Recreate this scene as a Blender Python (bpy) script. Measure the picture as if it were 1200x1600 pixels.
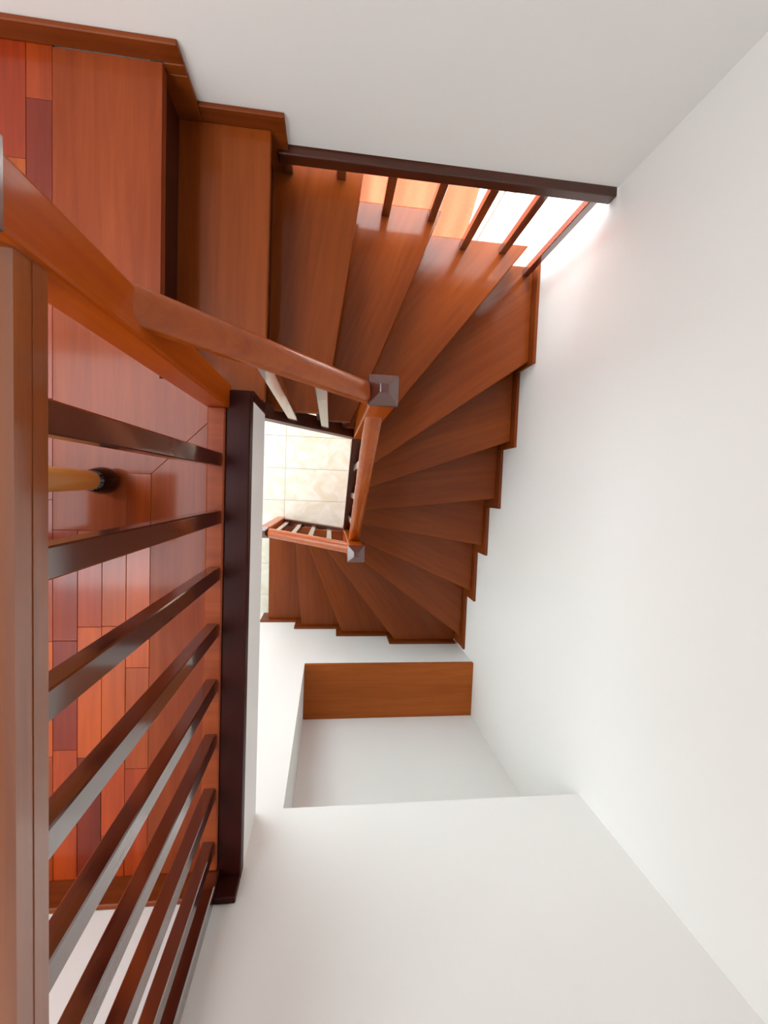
import bpy, bmesh, math, random
from mathutils import Vector, Matrix

for o in list(bpy.data.objects): bpy.data.objects.remove(o)
scene = bpy.context.scene
COL = scene.collection
random.seed(7)

# ------------------------------------------------------------------ camera
cam_d = bpy.data.cameras.new('camera')
cam_d.sensor_fit = 'HORIZONTAL'; cam_d.sensor_width = 36.0
cam_d.lens = 36.0 * 689.6 / 1200.0
cam_d.clip_start = 0.02; cam_d.clip_end = 200
cam = bpy.data.objects.new('camera', cam_d); COL.objects.link(cam)
CAM = Matrix(((0.99212, -0.031265, -0.121325, 0.0),
              (0.037738, 0.997964, 0.051426, 0.0),
              (0.119470, -0.055600, 0.991280, 1.4386),
              (0, 0, 0, 1)))
cam.matrix_world = CAM
scene.camera = cam

# ------------------------------------------------------------------ world, lights, exposure
scene.view_settings.view_transform = 'Standard'
scene.view_settings.look = 'None'
scene.view_settings.gamma = 1.0
scene.view_settings.use_curve_mapping = False
scene.view_settings.exposure = 0.0
world = bpy.data.worlds.new('sky'); scene.world = world
world.use_nodes = True
bg = world.node_tree.nodes['Background']
bg.inputs['Color'].default_value = (0.86, 0.93, 1.0, 1)
bg.inputs['Strength'].default_value = 3.0

def area_light(name, loc, direction, sx, sy, power, color):
    d = bpy.data.lights.new(name, 'AREA'); d.shape = 'RECTANGLE'
    d.size = sx; d.size_y = sy; d.energy = power; d.color = color
    o = bpy.data.objects.new(name, d); COL.objects.link(o)
    o.location = loc
    o.rotation_euler = Vector(direction).to_track_quat('-Z', 'Y').to_euler()
    return o
# daylight entering by the tall window behind the stair, the lower room's window and the roof window
area_light('daylight_north_window', (0.46, 2.12, -.85), (0, -1, 0), 1.2, 4.0, 215, (0.97, 0.985, 1.0))
area_light('daylight_lower_window', (-3.9, -0.2, -1.5), (1, 0, -0.55), 2.4, 2.2, 55, (0.93, 0.97, 1.0))
area_light('daylight_lower_north_window', (-1.25, 1.52, -1.6), (0.25, -1, 0), 1.25, 1.8, 41, (0.9, 0.955, 1.0))
area_light('daylight_roof_window', (-1.75, 0.05, 2.70), (0, 0, -1), 1.35, 2.05, 66, (0.93, 0.96, 1.0))

# ------------------------------------------------------------------ measured plan (metres; landing floor is z = 0)
H = 0.2                       # rise of a step
XR, YN, YS = 1.109, 1.246, -1.2865     # wall faces east, north, south
XF = -0.2524                  # well edge of the landing slab
YT = 1.279                    # free north ends of the treads
T = 0.0173                    # skirting thickness
S = 0.062                     # skirting height above tread
ZR, ZRB = -0.284, -0.339      # rail under the north wall
ZS, ZL, XJ, YSB = -1.7176, -0.2902, -0.1485, -1.6886   # niche
ZFLOOR = -3.0
ZFB = -0.268                  # soffit of the landing slab
ZC = 2.65
XW = -3.2                     # west wall
PX = -0.350                   # axis of the landing railing

# ------------------------------------------------------------------ materials
def new_mat(name):
    m = bpy.data.materials.new(name); m.use_nodes = True
    nt = m.node_tree
    return m, nt, nt.nodes['Principled BSDF']

def lin(r, g, b):
    f = lambda c: ((c/255+.055)/1.055)**2.4 if c/255 > .04045 else c/255/12.92
    return (f(r), f(g), f(b), 1)

def wood(name, dark, light, rough=0.28, coat=0.35, scale=1.0, axis='X', spec=0.5, per_object=False, coat_ior=1.5):
    m, nt, b = new_mat(name)
    N = nt.nodes.new; L = nt.links.new
    tc = N('ShaderNodeTexCoord'); mp = N('ShaderNodeMapping')
    s = [38*scale]*3
    s['XYZ'.index(axis)] = 2.2*scale
    mp.inputs['Scale'].default_value = s
    oi = N('ShaderNodeObjectInfo')
    add = N('ShaderNodeVectorMath'); add.operation = 'ADD'
    mul = N('ShaderNodeVectorMath'); mul.operation = 'SCALE'; mul.inputs['Scale'].default_value = 17.0
    cmb = N('ShaderNodeCombineXYZ')
    for k in 'XYZ': L(oi.outputs['Random'], cmb.inputs[k])
    L(cmb.outputs[0], mul.inputs[0]); L(tc.outputs['Object'], mp.inputs['Vector'])
    L(mp.outputs[0], add.inputs[0]); L(mul.outputs[0], add.inputs[1])
    n1 = N('ShaderNodeTexNoise'); n1.inputs['Scale'].default_value = 1.0; n1.inputs['Detail'].default_value = 5; n1.inputs['Roughness'].default_value = .6
    n1.inputs['Distortion'].default_value = .6
    L(add.outputs[0], n1.inputs['Vector'])
    n2 = N('ShaderNodeTexNoise'); n2.inputs['Scale'].default_value = .12; n2.inputs['Detail'].default_value = 2
    L(add.outputs[0], n2.inputs['Vector'])
    mx = N('ShaderNodeMath'); mx.operation = 'MULTIPLY_ADD'; mx.inputs[1].default_value = .55
    L(n1.outputs['Fac'], mx.inputs[0])
    m2 = N('ShaderNodeMath'); m2.operation = 'MULTIPLY'; m2.inputs[1].default_value = .45
    L(n2.outputs['Fac'], m2.inputs[0]); L(m2.outputs[0], mx.inputs[2])
    cr = N('ShaderNodeValToRGB')
    cr.color_ramp.elements[0].position = .33; cr.color_ramp.elements[0].color = dark
    cr.color_ramp.elements[1].position = .68; cr.color_ramp.elements[1].color = light
    L(mx.outputs[0], cr.inputs['Fac'])
    out = cr.outputs['Color']
    if per_object:
        mc = N('ShaderNodeMix'); mc.data_type = 'RGBA'; mc.blend_type = 'MULTIPLY'; mc.inputs['Factor'].default_value = 1
        L(out, mc.inputs['A']); L(oi.outputs['Color'], mc.inputs['B']); out = mc.outputs['Result']
    L(out, b.inputs['Base Color'])
    b.inputs['Roughness'].default_value = rough
    b.inputs['Specular IOR Level'].default_value = spec
    b.inputs['Coat Weight'].default_value = coat; b.inputs['Coat Roughness'].default_value = .1; b.inputs['Coat IOR'].default_value = coat_ior
    bp = N('ShaderNodeBump'); bp.inputs['Strength'].default_value = .03; bp.inputs['Distance'].default_value = .002
    L(n1.outputs['Fac'], bp.inputs['Height']); L(bp.outputs[0], b.inputs['Normal'])
    return m

def plain(name, col, rough=.6, noise=0.03, scale=3, metal=0, bump=0.0, bscale=120):
    m, nt, b = new_mat(name)
    N = nt.nodes.new; L = nt.links.new
    tc = N('ShaderNodeTexCoord'); n = N('ShaderNodeTexNoise'); n.inputs['Scale'].default_value = scale; n.inputs['Detail'].default_value = 4
    L(tc.outputs['Object'], n.inputs['Vector'])
    cr = N('ShaderNodeValToRGB')
    cr.color_ramp.elements[0].color = tuple(max(0, c*(1-noise)) for c in col[:3])+(1,)
    cr.color_ramp.elements[1].color = tuple(min(1, c*(1+noise)) for c in col[:3])+(1,)
    L(n.outputs['Fac'], cr.inputs['Fac']); L(cr.outputs['Color'], b.inputs['Base Color'])
    b.inputs['Roughness'].default_value = rough; b.inputs['Metallic'].default_value = metal
    if bump:
        n2 = N('ShaderNodeTexNoise'); n2.inputs['Scale'].default_value = bscale; n2.inputs['Detail'].default_value = 3
        L(tc.outputs['Object'], n2.inputs['Vector'])
        bp = N('ShaderNodeBump'); bp.inputs['Strength'].default_value = bump; bp.inputs['Distance'].default_value = .002
        L(n2.outputs['Fac'], bp.inputs['Height']); L(bp.outputs[0], b.inputs['Normal'])
    return m

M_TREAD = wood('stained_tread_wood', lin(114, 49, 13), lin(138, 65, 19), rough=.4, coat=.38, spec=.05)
M_BORDER = wood('landing_border_wood', lin(120, 50, 22), lin(146, 68, 32), rough=.38, coat=.22, spec=.1)
M_LRAIL = wood('landing_rail_wood', lin(128, 58, 18), lin(156, 82, 28), rough=.35, coat=1.0, spec=.15, coat_ior=1.9)
M_CAP = wood('newel_cap_wood', lin(74, 30, 22), lin(96, 44, 32), rough=.35, coat=.8, coat_ior=1.7)
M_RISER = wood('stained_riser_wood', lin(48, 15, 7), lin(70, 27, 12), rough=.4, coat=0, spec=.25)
M_RAIL = wood('stained_rail_wood', lin(150, 61, 5), lin(176, 85, 11), rough=.35, coat=.45, spec=.08, coat_ior=1.6)
M_BAL = wood('stained_baluster_wood', lin(66, 20, 9), lin(84, 31, 14), rough=.3, coat=1.0, axis='Z', coat_ior=2.7, spec=.2)
M_POST = wood('stained_post_wood', lin(162, 64, 3), lin(190, 90, 7), rough=.35, coat=.3, axis='Z', spec=.08)
M_SKIRT = wood('stained_skirting_wood', lin(104, 42, 9), lin(134, 64, 15), rough=.4, coat=0, spec=.25)
M_DARK = wood('edge_wood_baked_shade', lin(44, 10, 6), lin(60, 18, 10), rough=.45, coat=0, axis='Y', spec=.15)  # landing edge wood, its colour darkened to carry the shade of the railing
M_PLANK = wood('parquet_wood', lin(180, 150, 130), lin(235, 210, 190), rough=.3, coat=.3, axis='Y', per_object=True, spec=.3)
M_SILL = wood('sill_wood', lin(146, 72, 24), lin(172, 92, 36), rough=.5, coat=0, spec=.15)
M_WALL = plain('white_wall_paint', lin(238, 237, 233), rough=.75, noise=.01, scale=1.2, bump=.05, bscale=90)
M_SOFFIT = plain('ceiling_paint', lin(240, 238, 235), rough=.8, noise=.01)
M_GROUT = plain('tile_grout', lin(196, 190, 172), rough=.8)
M_FRAME = plain('white_window_frame', lin(238, 238, 236), rough=.4)
M_LEG = plain('tan_leg_wood', lin(196, 128, 62), rough=.35, noise=.12, scale=14)
M_FOOT = plain('dark_glossy_metal', (.05, .05, .06, 1), rough=.08, metal=1.0)

def marble(name):
    m, nt, b = new_mat(name)
    N = nt.nodes.new; L = nt.links.new
    tc = N('ShaderNodeTexCoord'); oi = N('ShaderNodeObjectInfo')
    add = N('ShaderNodeVectorMath'); add.operation = 'ADD'
    cmb = N('ShaderNodeCombineXYZ')
    mu = N('ShaderNodeMath'); mu.operation = 'MULTIPLY'; mu.inputs[1].default_value = 30
    L(oi.outputs['Random'], mu.inputs[0])
    for k in 'XYZ': L(mu.outputs[0], cmb.inputs[k])
    L(tc.outputs['Object'], add.inputs[0]); L(cmb.outputs[0], add.inputs[1])
    n = N('ShaderNodeTexNoise'); n.inputs['Scale'].default_value = 5; n.inputs['Detail'].default_value = 8; n.inputs['Distortion'].default_value = 1.6
    L(add.outputs[0], n.inputs['Vector'])
    cr = N('ShaderNodeValToRGB'); e = cr.color_ramp.elements
    e[0].position = .35; e[0].color = lin(232, 224, 200); e[1].position = .62; e[1].color = lin(246, 243, 230)
    L(n.outputs['Fac'], cr.inputs['Fac']); L(cr.outputs[0], b.inputs['Base Color'])
    b.inputs['Roughness'].default_value = .3
    return m
M_TILE = marble('cream_marble_tile')

def glass_mat():
    m = bpy.data.materials.new('window_glass'); m.use_nodes = True
    nt = m.node_tree; nt.nodes.clear(); N = nt.nodes.new; L = nt.links.new
    out = N('ShaderNodeOutputMaterial'); mix = N('ShaderNodeMixShader'); tr = N('ShaderNodeBsdfTransparent'); gl = N('ShaderNodeBsdfGlossy')
    mix.inputs[0].default_value = .05; gl.inputs['Roughness'].default_value = .02
    tr.inputs['Color'].default_value = (.95, .97, .97, 1)
    L(tr.outputs[0], mix.inputs[1]); L(gl.outputs[0], mix.inputs[2]); L(mix.outputs[0], out.inputs[0])
    return m
M_GLASS = glass_mat()

def curtain_mat():
    m = bpy.data.materials.new('orange_curtain_cloth'); m.use_nodes = True
    nt = m.node_tree; nt.nodes.clear(); N = nt.nodes.new; L = nt.links.new
    out = N('ShaderNodeOutputMaterial'); mix = N('ShaderNodeMixShader'); df = N('ShaderNodeBsdfDiffuse'); tl = N('ShaderNodeBsdfTranslucent')
    tc = N('ShaderNodeTexCoord'); n = N('ShaderNodeTexNoise'); n.inputs['Scale'].default_value = 60
    L(tc.outputs['Object'], n.inputs['Vector'])
    cr = N('ShaderNodeValToRGB'); cr.color_ramp.elements[0].color = lin(204, 122, 94); cr.color_ramp.elements[1].color = lin(214, 136, 106)
    L(n.outputs['Fac'], cr.inputs[0]); L(cr.outputs[0], df.inputs[0]); L(cr.outputs[0], tl.inputs[0])
    mix.inputs[0].default_value = .3
    L(df.outputs[0], mix.inputs[1]); L(tl.outputs[0], mix.inputs[2]); L(mix.outputs[0], out.inputs[0])
    return m
M_CURT = curtain_mat()

# ------------------------------------------------------------------ mesh helpers
def link(name, bm, mat, parent=None, loc=(0, 0, 0), rotz=0.0, smooth=False):
    """bm is in local coordinates; loc/rotz are WORLD; parents are unrotated empties or meshes."""
    bmesh.ops.recalc_face_normals(bm, faces=bm.faces)
    me = bpy.data.meshes.new(name); bm.to_mesh(me); bm.free()
    me.materials.append(mat)
    if smooth:
        for p in me.polygons: p.use_smooth = True
    return place(name, me, parent, loc, rotz)

def wloc(o):
    v = Vector(o.location)
    return v + wloc(o.parent) if o.parent else v

def place(name, me, parent=None, loc=(0, 0, 0), rotz=0.0):
    o = bpy.data.objects.new(name, me); COL.objects.link(o)
    v = Vector(loc)
    if parent is not None:
        o.parent = parent; v = v - wloc(parent)
    o.location = v; o.rotation_euler = (0, 0, rotz)
    return o

def bevel(bm, r, seg=1, edges=None):
    if r > 0:
        bmesh.ops.bevel(bm, geom=list(edges or bm.edges), offset=r, segments=seg, profile=.5, affect='EDGES', clamp_overlap=True)

def box_bm(x0, x1, y0, y1, z0, z1, bm=None):
    bm = bm or bmesh.new()
    vs = [bm.verts.new((x, y, z)) for z in (z0, z1) for x, y in ((x0, y0), (x1, y0), (x1, y1), (x0, y1))]
    for f in ((3, 2, 1, 0), (4, 5, 6, 7), (0, 1, 5, 4), (1, 2, 6, 5), (2, 3, 7, 6), (3, 0, 4, 7)):
        bm.faces.new([vs[i] for i in f])
    return bm

def box(name, x0, x1, y0, y1, z0, z1, mat, parent=None, r=.002, seg=1):
    """box given in world coordinates; origin at its base centre"""
    cx, cy, cz = (x0+x1)/2, (y0+y1)/2, z0
    bm = box_bm(x0-cx, x1-cx, y0-cy, y1-cy, 0, z1-z0)
    bevel(bm, r, seg)
    return link(name, bm, mat, parent, (cx, cy, cz))

def boxes(name, lst, mat, parent=None):
    bm = bmesh.new()
    for b in lst: box_bm(*b, bm=bm)
    return link(name, bm, mat, parent)

def prism(name, poly, z0, z1, mat, parent=None, ang=0.0, r=.003, seg=2):
    """vertical prism over a world-XY polygon; local X runs along ang"""
    cx = sum(p[0] for p in poly)/len(poly); cy = sum(p[1] for p in poly)/len(poly)
    c, s = math.cos(-ang), math.sin(-ang)
    loc = [((x-cx)*c-(y-cy)*s, (x-cx)*s+(y-cy)*c) for x, y in poly]
    bm = bmesh.new()
    lo = [bm.verts.new((x, y, 0)) for x, y in loc]; hi = [bm.verts.new((x, y, z1-z0)) for x, y in loc]
    n = len(poly)
    bm.faces.new(lo[::-1]); bm.faces.new(hi)
    for i in range(n): bm.faces.new((lo[i], lo[(i+1) % n], hi[(i+1) % n], hi[i]))
    bevel(bm, r, seg)
    return link(name, bm, mat, parent, (cx, cy, z0), ang)

def sweep(name, profile, p0, p1, mat, parent=None, smooth=True, r=0):
    """straight bar; profile = (side, up) points, plumb ends; local X along plan direction"""
    p0, p1 = Vector(p0), Vector(p1); d = p1-p0
    run = math.hypot(d.x, d.y); ang = math.atan2(d.y, d.x)
    bm = bmesh.new()
    a = [bm.verts.new((0, s, u)) for s, u in profile]
    b = [bm.verts.new((run, s, u+d.z)) for s, u in profile]
    n = len(profile)
    bm.faces.new(a); bm.faces.new(b[::-1])
    for i in range(n): bm.faces.new((a[i], a[(i+1) % n], b[(i+1) % n], b[i]))
    o = link(name, bm, mat, parent, p0, ang)
    if smooth:
        me = o.data
        for p in me.polygons: p.use_smooth = len(p.vertices) == 4
        me.set_sharp_from_angle(angle=math.radians(28))
    return o

def empty(name, loc, label, cat, group=None):
    o = bpy.data.objects.new(name, None); COL.objects.link(o)
    o.location = loc; o.empty_display_size = .1
    o['label'] = label; o['category'] = cat
    if group: o['group'] = group
    return o

def tag(o, label, cat, group=None):
    o['label'] = label; o['category'] = cat
    if group: o['group'] = group
    return o

def struct(o, label=None, cat=None):
    o['kind'] = 'structure'
    if label: o['label'] = label
    if cat: o['category'] = cat
    return o

# ------------------------------------------------------------------ room shell
struct(boxes('wall_east', [(XR, XR+.2, YSB-.1, 2.2, ZFLOOR-.1, ZC)], M_WALL), 'tall white plaster wall on the right of the stairwell', 'wall')
struct(boxes('wall_north', [(XW, -.215, YN, YN+.2, ZFB, ZC), (XW, -1.9, YN, YN+.2, ZFLOOR-.1, ZFB), (-.6, -.215, YN, YN+.2, ZFLOOR-.1, ZFB),
                            (-1.9, -.6, YN, YN+.2, ZFLOOR-.1, -2.55), (-1.9, -.6, YN, YN+.2, -.65, ZFB), (-.215, XR, YN, YN+.1, ZR+.006, ZC)], M_WALL),
       'white wall above the row of short dark balusters', 'wall')
struct(boxes('wall_south', [(XW, XJ, YS-.6, YS, ZFLOOR-.1, ZC), (XJ, XR, YS-.6, YS, ZFLOOR-.1, ZS-.03),
                            (XJ, XR, YS-.6, YS, ZL, ZC), (XJ, XR, YS-.6, YSB, ZS-.03, ZL)], M_WALL),
       'white wall with a recessed niche opposite the balusters', 'wall')
WY0, WY1, WZ0, WZ1 = -1.0, .7, -2.9, -.5
struct(boxes('wall_west', [(XW-.2, XW, YS-.6, YN+.2, 0, ZC), (XW-.2, XW, YS-.6, YN+.2, WZ1, 0), (XW-.2, XW, YS-.6, YN+.2, ZFLOOR-.1, WZ0),
                           (XW-.2, XW, YS-.6, WY0, WZ0, WZ1), (XW-.2, XW, WY1, YN+.2, WZ0, WZ1)], M_WALL), 'white wall at the far side of the landing', 'wall')
# ceiling with the roof window opening
RX0, RX1, RY0, RY1 = -2.45, -1.05, -1.0, 1.1
struct(boxes('ceiling', [(XW, RX0, YS, YN, ZC, ZC+.1), (RX1, XR, YS, YN, ZC, ZC+.1), (RX0, RX1, YS, RY0, ZC, ZC+.1), (RX0, RX1, RY1, YN, ZC, ZC+.1)], M_SOFFIT),
       'white ceiling above the stairwell', 'ceiling')
# window bay behind the stair
BY = 1.92
BZ = 1.3
struct(boxes('wall_bay', [(-.335, -.215, YN+.2, BY+.2, ZFLOOR-.1, BZ), (-.335, XR, YN+.1, BY+.2, BZ, BZ+.12),
                          (-.215, XR, BY, BY+.2, ZFLOOR-.1, -2.85), (-.215, -.13, BY, BY+.2, -2.85, BZ), (XR-.03, XR, BY, BY+.2, -2.85, BZ),
                          (-.13, XR-.03, BY, BY+.2, 1.2, BZ)], M_WALL), 'white reveal of the bright window bay behind the balusters', 'wall')

def window(name, label, horizontal_axis, a0, a1, z0, z1, pos, nmull):
    fw = .05
    def bb(u0, u1, w0, w1, d=.05):
        return (u0, u1, pos, pos+d, w0, w1) if horizontal_axis == 'x' else (pos, pos+d, u0, u1, w0, w1)
    e = empty(name, ((a0+a1)/2, pos, z0) if horizontal_axis == 'x' else (pos, (a0+a1)/2, z0), label, 'window')
    e['kind'] = 'structure'
    for q in (bb(a0, a1, z0, z0+fw), bb(a0, a1, z1-fw, z1), bb(a0, a0+fw, z0+fw, z1-fw), bb(a1-fw, a1, z0+fw, z1-fw)):
        box('window_frame', *q, M_FRAME, e, .004)
    w = (a1-a0-2*fw)/nmull
    for i in range(nmull):
        u0 = a0+fw+i*w; u1 = u0+w
        if i: box('mullion', *bb(u0-.025, u0+.025, z0+fw, z1-fw), M_FRAME, e, .004)
        s = bb(u0+(.025 if i else 0), u1-(.025 if i < nmull-1 else 0), z0+fw, z1-fw, .006)
        s = list(s)
        k = 2 if horizontal_axis == 'x' else 0
        s[k] += .02; s[k+1] += .02
        box('pane', *s, M_GLASS, e, 0)
    return e
window('window_1', 'tall bright window behind the orange curtain', 'x', -.13, XR-.03, -2.85, 1.2, BY+.06, 1)
window('window_2', 'wide window lighting the tiled lower floor', 'y', WY0, WY1, WZ0, WZ1, XW-.12, 2)
window('window_4', 'low window under the landing lighting the lower steps', 'x', -1.9, -.6, -2.55, -.65, YN+.1, 2)
# roof window
rw = empty('window_3', ((RX0+RX1)/2, (RY0+RY1)/2, ZC), 'roof window above the stairwell', 'window'); rw['kind'] = 'structure'
for q in ((RX0, RX1, RY0, RY0+.05), (RX0, RX1, RY1-.05, RY1), (RX0, RX0+.05, RY0+.05, RY1-.05), (RX1-.05, RX1, RY0+.05, RY1-.05)):
    box('window_frame', *q, ZC, ZC+.06, M_FRAME, rw, .004)

# landing slab (white edge towards the well) and lower tile floor
landing = struct(boxes('landing_floor', [(XW, XF, YS, .262, ZFB, -.012), (XW, -.57, .30, YN, ZFB, -.012)], M_SOFFIT),
                 'upper landing with wooden parquet at the head of the stair', 'floor')
# parquet planks
PW = .07
tones = [(196, 96, 22), (184, 78, 18), (206, 108, 26), (168, 64, 18), (194, 90, 18), (140, 50, 22), (202, 98, 20), (186, 82, 18)]
def plank(x0, x1, y0, y1):
    o = box('plank', x0+.0006, x1-.0006, y0+.0006, y1-.0006, -.012, random.uniform(-.0004, .0004), M_PLANK, landing, .0008)
    t = random.choice(tones); k = random.uniform(.92, 1.08)
    c = lin(*[min(255, v*k) for v in t]); o.color = c
x = -.55
row = 0
while x > XW+.005:
    top = .02 if x > -.56 else (-.16 if x > -.83+.001 else YN)
    y = top - (random.uniform(.12, .4))
    y0 = top
    while True:
        y = max(y, YS)
        if y - YS < .1: y = YS
        plank(max(x-PW, XW), x, y, y0)
        if y <= YS: break
        y0 = y; y -= random.uniform(.28, .5)
    x -= PW; row += 1
# smooth border boards with a mitred corner at the post
o = prism('border_board', [(-.83, -.16), (-.62, -.16), (-.62, .02), (-.55, .02), (-.345, .225), (-.345, .31), (-.53, .31), (-.53, YN-T), (-.83, YN-T)], -.035, 0, M_BORDER, landing, math.pi/2, .0012, 1)
prism('border_board', [(-.55, YS), (-.27, YS), (-.27, .225), (-.3438, .225), (-.5492, .0198)], -.012, 0, M_BORDER, landing, math.pi/2, .0006, 1)
box('edge_strip', -.327, XF+.001, YS, .285, -.02, .03, M_DARK, landing, .004)
box('edge_strip', -.57, XF, .2625, .2995, ZFB, -.036, M_DARK, landing, .003)

# tiles
lower = struct(boxes('tile_floor', [(XW, XR, YS-.1, YN, ZFLOOR-.1, ZFLOOR-.006), (-.3, XR, YN, BY, ZFLOOR-.1, ZFLOOR-.006)], M_GROUT), 'cream tiled lower floor seen down the well', 'floor')
TW, TH = .63, .315
j = 0
y = .486 + TH*2
tile_me = {}
while y > YS:
    x = -.447 + (0 if j % 2 == 0 else 0) - TW*4
    while x < XR:
        xa, xb = max(x+.002, XW), min(x+TW-.002, XR); ya, yb = max(y-TH+.002, YS), min(y-.002, YN)
        if xb-xa > .05 and yb-ya > .03:
            box('floor_tile', xa, xb, ya, yb, ZFLOOR-.008, ZFLOOR, M_TILE, lower, .0015)
        x += TW
    y -= TH; j += 1

# niche sill
tag(prism('niche_sill', [(XJ-.0, YS+.004), (XR, YS+.004), (XR, YSB), (XJ, YSB)], ZS-.03, ZS, M_SILL, None, 0, .003),
    'brown wooden board lying in the white wall niche', 'shelf')

# ------------------------------------------------------------------ staircase
E_ = {0: ((-.53, 1.25), (-.53, .30)),
      1: ((-.244, 1.25), (-.244, .30)),
      2: ((.079, 1.157), (-.008, .498)),
      3: ((.462, 1.274), (.180, .551)),
      4: ((.968, 1.272), (.325, .438)),
      5: ((1.109, .768), (.252, .156)),
      6: ((1.084, .323), (.278, .027)),
      7: ((1.097, -.034), (.251, -.138)),
      8: ((1.088, -.374), (.453, -.280)),
      9: ((1.075, -.746), (.339, -.431)),
      10: ((1.079, -1.167), (.258, -.562)),
      11: ((.505, -1.178), (-.009, -.525)),
      12: ((.132, -1.257), (-.161, -.539)),
      13: ((-.228, -1.25), (-.300, -.50)),
      14: ((-.552, -1.279), (-.562, -.453))}
def frame(k):
    """point, unit direction (outer->inner), unit normal pointing down the stair"""
    a, b = Vector(E_[k][0]), Vector(E_[k][1]); d = (b-a).normalized()
    n = Vector((-d.y, d.x))
    return a, d, n
def clip(poly, p, n):
    """keep the side where (q-p).n >= 0"""
    out = []
    for i in range(len(poly)):
        a, b = Vector(poly[i]), Vector(poly[(i+1) % len(poly)])
        da, db = (a-p).dot(n), (b-p).dot(n)
        if da >= 0: out.append(a)
        if (da > 0 > db) or (da < 0 < db): out.append(a+(b-a)*(da/(da-db)))
    return out
XIN, YI1, YI2 = .150, .300, -.350
def region(k, poly):
    V = Vector
    ymax = YN-T if k <= 1 else YT
    poly = clip(poly, V((0, ymax)), V((0, -1)))
    poly = clip(poly, V((XR-T, 0)), V((-1, 0)))
    poly = clip(poly, V((0, YS+T)), V((0, 1)))
    if k <= 4: poly = clip(poly, V((0, YI1)), V((0, 1)))
    elif k <= 9: poly = clip(poly, V((XIN, 0)), V((1, 0)))
    elif k == 10: poly = clip(poly, V((0, -.335)), V((0, -1)))
    else: poly = clip(poly, V((0, YI2)), V((0, -1)))
    return poly
stair = empty('staircase', (.6, 0, ZFLOOR), 'dark reddish-brown wooden winding staircase against the white walls', 'staircase')
BIG = [Vector((-2, -3)), Vector((3, -3)), Vector((3, 3)), Vector((-2, 3))]
TT = .032
for k in range(1, 15):
    a0, d0, n0 = frame(k-1); a1, d1, n1 = frame(k)
    # tread: from the riser line behind the nosing above to its own nosing
    p = clip(BIG, a0-n0*.03, n0)
    p = clip(p, a1, -n1)
    p = region(k, p)
    ang = math.atan2(d1.y, d1.x)
    prism('tread', [tuple(q) for q in p], -k*H-TT, -k*H, M_TREAD, stair, ang, .005, 2)
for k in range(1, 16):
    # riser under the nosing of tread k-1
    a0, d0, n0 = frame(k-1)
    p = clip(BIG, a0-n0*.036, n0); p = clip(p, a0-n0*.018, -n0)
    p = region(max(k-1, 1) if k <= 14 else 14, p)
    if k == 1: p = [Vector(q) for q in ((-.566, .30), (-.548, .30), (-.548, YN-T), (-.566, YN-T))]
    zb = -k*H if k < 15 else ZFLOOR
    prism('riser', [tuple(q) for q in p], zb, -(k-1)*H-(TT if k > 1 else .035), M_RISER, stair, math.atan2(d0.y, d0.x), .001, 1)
# stepped skirting on the walls
def skirt(a, b, z0, z1, side):
    if side == 'N': box('skirting', a, b, YN-T, YN, z0, z1, M_SKIRT, stair, .003)
    if side == 'S': box('skirting', a, b, YS, YS+T, z0, z1, M_SKIRT, stair, .003)
    if side == 'E':
        bm = box_bm(0, abs(b-a), -T/2, T/2, 0, z1-z0); bevel(bm, .003)
        link('skirting', bm, M_SKIRT, stair, (XR-T/2, max(a, b), z0), -math.pi/2)
tag(box('skirting_board', XW, -.471, YN-T, YN, 0, S, M_SKIRT, None, .003), 'orange-brown skirting board on the white wall at the head of the stair', 'skirting')
skirt(-.575, -.471, -H-.1, -.0355, 'N'); skirt(-.53, -.471, -.0355, 0, 'N')
skirt(-.471, -.194, -2*H-.0, -H+S, 'N')
ey = {5: (1.277, .731), 6: (.731, .283), 7: (.283, -.100), 8: (-.100, -.440), 9: (-.440, -.819), 10: (-.819, -1.26)}
for k, (a, b) in ey.items(): skirt(a, b, -(k+1)*H-.03, -k*H+S, 'E')
sx = {11: (XR-T, .523), 12: (.523, .085), 13: (.085, -.290), 14: (-.290, -.621)}
for k, (a, b) in sx.items(): skirt(b, a, -(k+1)*H-(.03 if k < 14 else 0), -k*H+S, 'S')
# raking beams that carry the inner ends of the treads
def beam(p0, p1, w=.06, hgt=.1):
    sweep('string_beam', [(-w/2, -hgt), (w/2, -hgt), (w/2, 0), (-w/2, 0)], p0, p1, M_DARK2, stair, False)
M_DARK2 = wood('dark_stained_beam_wood', lin(60, 24, 13), lin(86, 40, 22), rough=.35, coat=0, spec=.35)
beam((-.300, .293, -.315), (.112, .293, -.880))
beam((.135, .262, -.935), (.135, -.315, -1.93))
beam((.112, -.350, -2.02), (-.46, -.350, -2.90))

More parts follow.
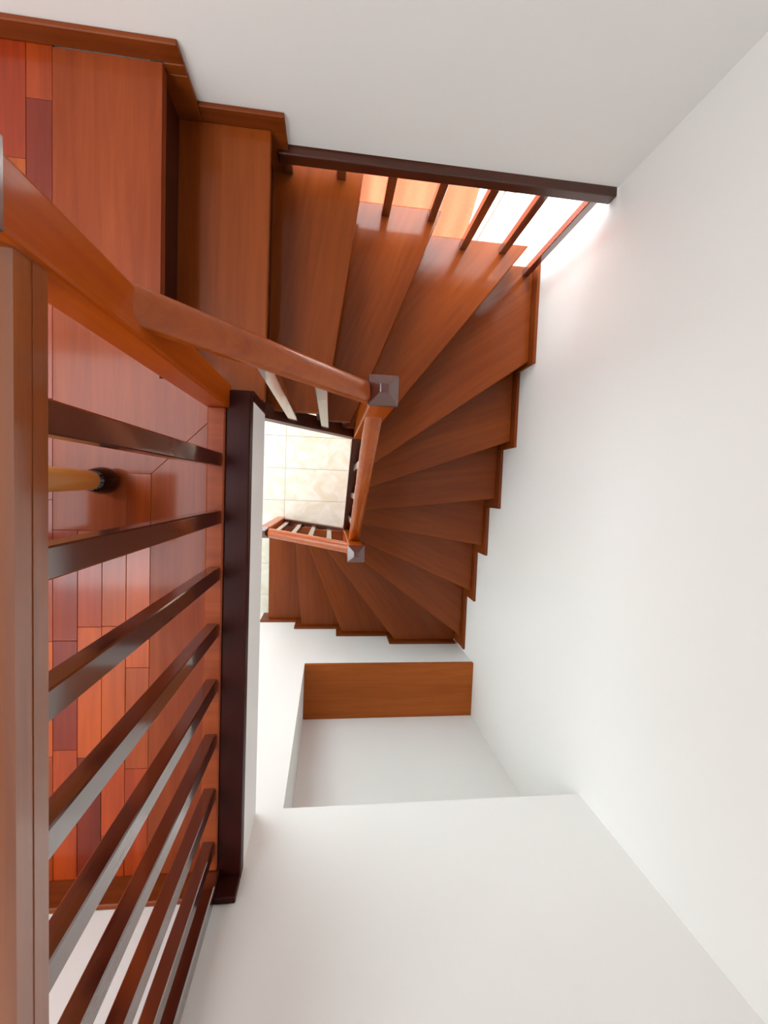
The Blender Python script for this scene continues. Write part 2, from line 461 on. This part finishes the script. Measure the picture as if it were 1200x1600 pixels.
# ------------------------------------------------------------------ stair railing (inner)
def d_profile(w, hgt, flat=.4):
    pts = [(-w/2, 0), (w/2, 0), (w/2, hgt*flat)]
    for i in range(1, 12):
        t = math.pi*i/12
        pts.append((w/2*math.cos(t), hgt*flat+hgt*(1-flat)*math.sin(t)))
    pts.append((-w/2, hgt*flat))
    return pts
def crown_profile(w, side, rise):
    pts = [(-w/2, 0), (w/2, 0), (w/2, side)]
    for i in range(1, 12):
        t = i/12
        pts.append((w/2*(1-2*t), side+rise*(1-(1-2*t)**2)))
    pts.append((-w/2, side))
    return pts
def post(name, cx, cy, w, z0, z1, parent, over=.004, wy=None):
    wy = wy or w
    bm = box_bm(-w/2, w/2, -wy/2, wy/2, 0, z1-z0); bevel(bm, .006, 2)
    p = link(name, bm, M_POST, parent, (cx, cy, z0))
    a, b, ay, by_ = w/2+over, .013, wy/2+over, .013
    bm = bmesh.new()
    lv = []
    for (hx, hy, z) in ((a, ay, 0), (a, ay, .022), (b, by_, .056)):
        lv.append([bm.verts.new((sx_*hx, sy_*hy, z)) for sx_, sy_ in ((-1, -1), (1, -1), (1, 1), (-1, 1))])
    bm.faces.new(lv[0][::-1]); bm.faces.new(lv[2])
    for l, u in zip(lv, lv[1:]):
        for i in range(4): bm.faces.new((l[i], l[(i+1) % 4], u[(i+1) % 4], u[i]))
    bevel(bm, .0015)
    link('newel_cap', bm, M_CAP, p, (cx, cy, z1))
    return p
N1 = (.152, .305); N2 = (.150, -.362); N3 = (-.475, -.345)
srail = empty('stair_railing', (.15, -.03, -2.0), 'brown wooden stair railing of three flights around the open well', 'railing')
post('newel_post', *N1, .086, -1.05, .045, srail)
post('newel_post', *N2, .086, -2.25, -1.005, srail)
post('newel_post', *N3, .075, ZFLOOR, -1.86, srail)
HP = d_profile(.066, .062, .35)
def handrail(p0, p1):
    return sweep('handrail', HP, p0, p1, M_RAIL, srail)
handrail((-.316, .282, .635), (N1[0]-.042, .300, .02))
handrail((.150, N1[1]-.042, -.235), (.150, N2[1]+.042, -1.285))
handrail((N2[0]-.042, -.360, -1.235), (N3[0]+.036, -.348, -1.86))
def sbal(x, y, z0, z1, w=.03, w2=.034, name='baluster', parent=None):
    box(name, x-w/2, x+w/2, y-w2/2, y+w2/2, z0, z1, M_BAL, parent or srail, .0025)
for x in (-.165, -.035):
    f = (x+.316)/.426; f2 = (x+.300)/.412
    sbal(x, .288, -.315-.565*f2-.03, .635-.615*f+.01, .036, .03)
for y in (.115, -.045, -.205):
    f = (.262-y)/.577
    sbal(.142, y, -.935-.995*f-.03, -.245-1.05*f+.01, .03, .036)
for x in (-.387, -.258, -.130, -.002):
    f = (.108-x)/.547; f2 = (.112-x)/.572
    sbal(x, -.350, -2.02-.88*f2-.03, -1.235-.625*f+.01, .036, .03)

# ------------------------------------------------------------------ landing railing
lrail = empty('landing_railing', (PX, -.5, 0), 'brown wooden landing railing with square balusters along the well edge', 'railing')
post('corner_post', PX, .2675, .071, 0, .975, lrail, .006, .075)
box('end_post', PX-.035, PX+.035, YS+.0005, YS+.05, 0, .91, M_BAL, lrail, .004)
box('bottom_rail', PX-.026, PX+.026, YS+.05, .23, 0, .042, M_BORDER, lrail, .004)
sweep('sub_rail', [(-.026, .885), (.026, .885), (.026, .911), (-.026, .911)], (PX, .23, 0), (PX, YS+.0, 0), M_LRAIL, lrail, False)
sweep('handrail', [(s, u+.911) for s, u in crown_profile(.050, .028, .016)], (PX, .23, 0), (PX, YS+.0, 0), M_LRAIL, lrail)
for i in range(8):
    y = .0713-.1756*i
    box('baluster', PX-.018, PX+.018, y-.021, y+.021, .040, .888, M_BAL, lrail, .0025)

# landing skirting by the south wall
tag(box('skirting_board', XW, -.386, YS, YS+T, 0, .10, M_SKIRT, None, .003), 'orange-brown skirting board behind the end of the landing railing', 'skirting')
box('edge_strip', -.316, XF+.001, YS+.0005, YS+T+.006, .03, .11, M_DARK, landing, .003)

# ------------------------------------------------------------------ window guard rail under the north wall
guard = empty('guard_rail', (.45, 1.239, -1.0), 'dark brown rail with seven balusters along the outer ends of the winder steps', 'railing')
M_GUARD = wood('guard_rail_wood', lin(52, 20, 10), lin(76, 34, 16), rough=.3, coat=.2)
box('top_rail', -.232, XR-.001, 1.214, 1.264, ZRB, ZR, M_GUARD, guard, .005, 2)
for x, z in ((-.203, -.4), (.003, -.4), (.205, -.6), (.413, -.6), (.623, -.8), (.832, -.8), (1.046, -1.0)):
    box('baluster', x-.018, x+.018, 1.239-.018, 1.239+.018, z, ZRB+.002, M_BAL, guard, .0025)

# ------------------------------------------------------------------ curtain
def curtain():
    bm = bmesh.new(); nx, nz = 90, 24
    grid = []
    for j in range(nz+1):
        v = j/nz; z = -.22-2.68*v
        rowv = []
        for i in range(nx+1):
            u = i/nx
            x = -.12 + u*(.78+.30*min(1, v*1.3))
            y = 1.78 + .05*math.sin(u*17+1.4*math.sin(v*2.2)) + .014*math.sin(u*41+v*4)
            rowv.append(bm.verts.new((x, y, z)))
        grid.append(rowv)
    for j in range(nz):
        for i in range(nx): bm.faces.new((grid[j][i], grid[j][i+1], grid[j+1][i+1], grid[j+1][i]))
    bmesh.ops.solidify(bm, geom=bm.faces[:], thickness=.002)
    return bm
cur = empty('curtain', (.3, 1.78, -2.9), 'orange cloth curtain hanging in front of the bright window', 'curtain')
link('curtain_cloth', curtain(), M_CURT, cur, smooth=True)
bm = bmesh.new(); bmesh.ops.create_cone(bm, cap_ends=True, segments=14, radius1=.012, radius2=.012, depth=1.3, matrix=Matrix.Rotation(math.pi/2, 4, 'Y'))
link('curtain_rod', bm, M_FRAME, cur, (.445, 1.78, -.205), smooth=True)

# ------------------------------------------------------------------ small stand behind the railing
def lathe(pts, seg=20):
    bm = bmesh.new(); rings = []
    for r, z in pts: rings.append([bm.verts.new((r*math.cos(2*math.pi*i/seg), r*math.sin(2*math.pi*i/seg), z)) for i in range(seg)])
    for a, b in zip(rings, rings[1:]):
        for i in range(seg): bm.faces.new((a[i], a[(i+1) % seg], b[(i+1) % seg], b[i]))
    bm.faces.new(rings[0][::-1]); bm.faces.new(rings[-1])
    return bm
sx0, sy0 = -.667, -.006
stand = empty('side_table', (sx0-.12, sy0-.1, 0), 'small table with round tan wooden legs and glossy dark feet behind the balusters', 'table')
for lx, ly in ((0, 0), (0, -.2), (-.24, 0), (-.24, -.2)):
    lg = link('leg', lathe([(.025, .105), (.027, .115), (.034, .46)]), M_LEG, stand, (sx0+lx, sy0+ly, 0), smooth=True)
    link('foot', lathe([(.010, 0), (.028, .004), (.038, .020), (.041, .042), (.039, .070), (.033, .096), (.029, .114)]), M_FOOT, lg, (sx0+lx+.0, sy0+ly, 0), smooth=True)
bm = box_bm(-.30, .035, -.24, .04, 0, .03); bevel(bm, .008, 2)
link('table_top', bm, M_LEG, stand, (sx0, sy0, .455))
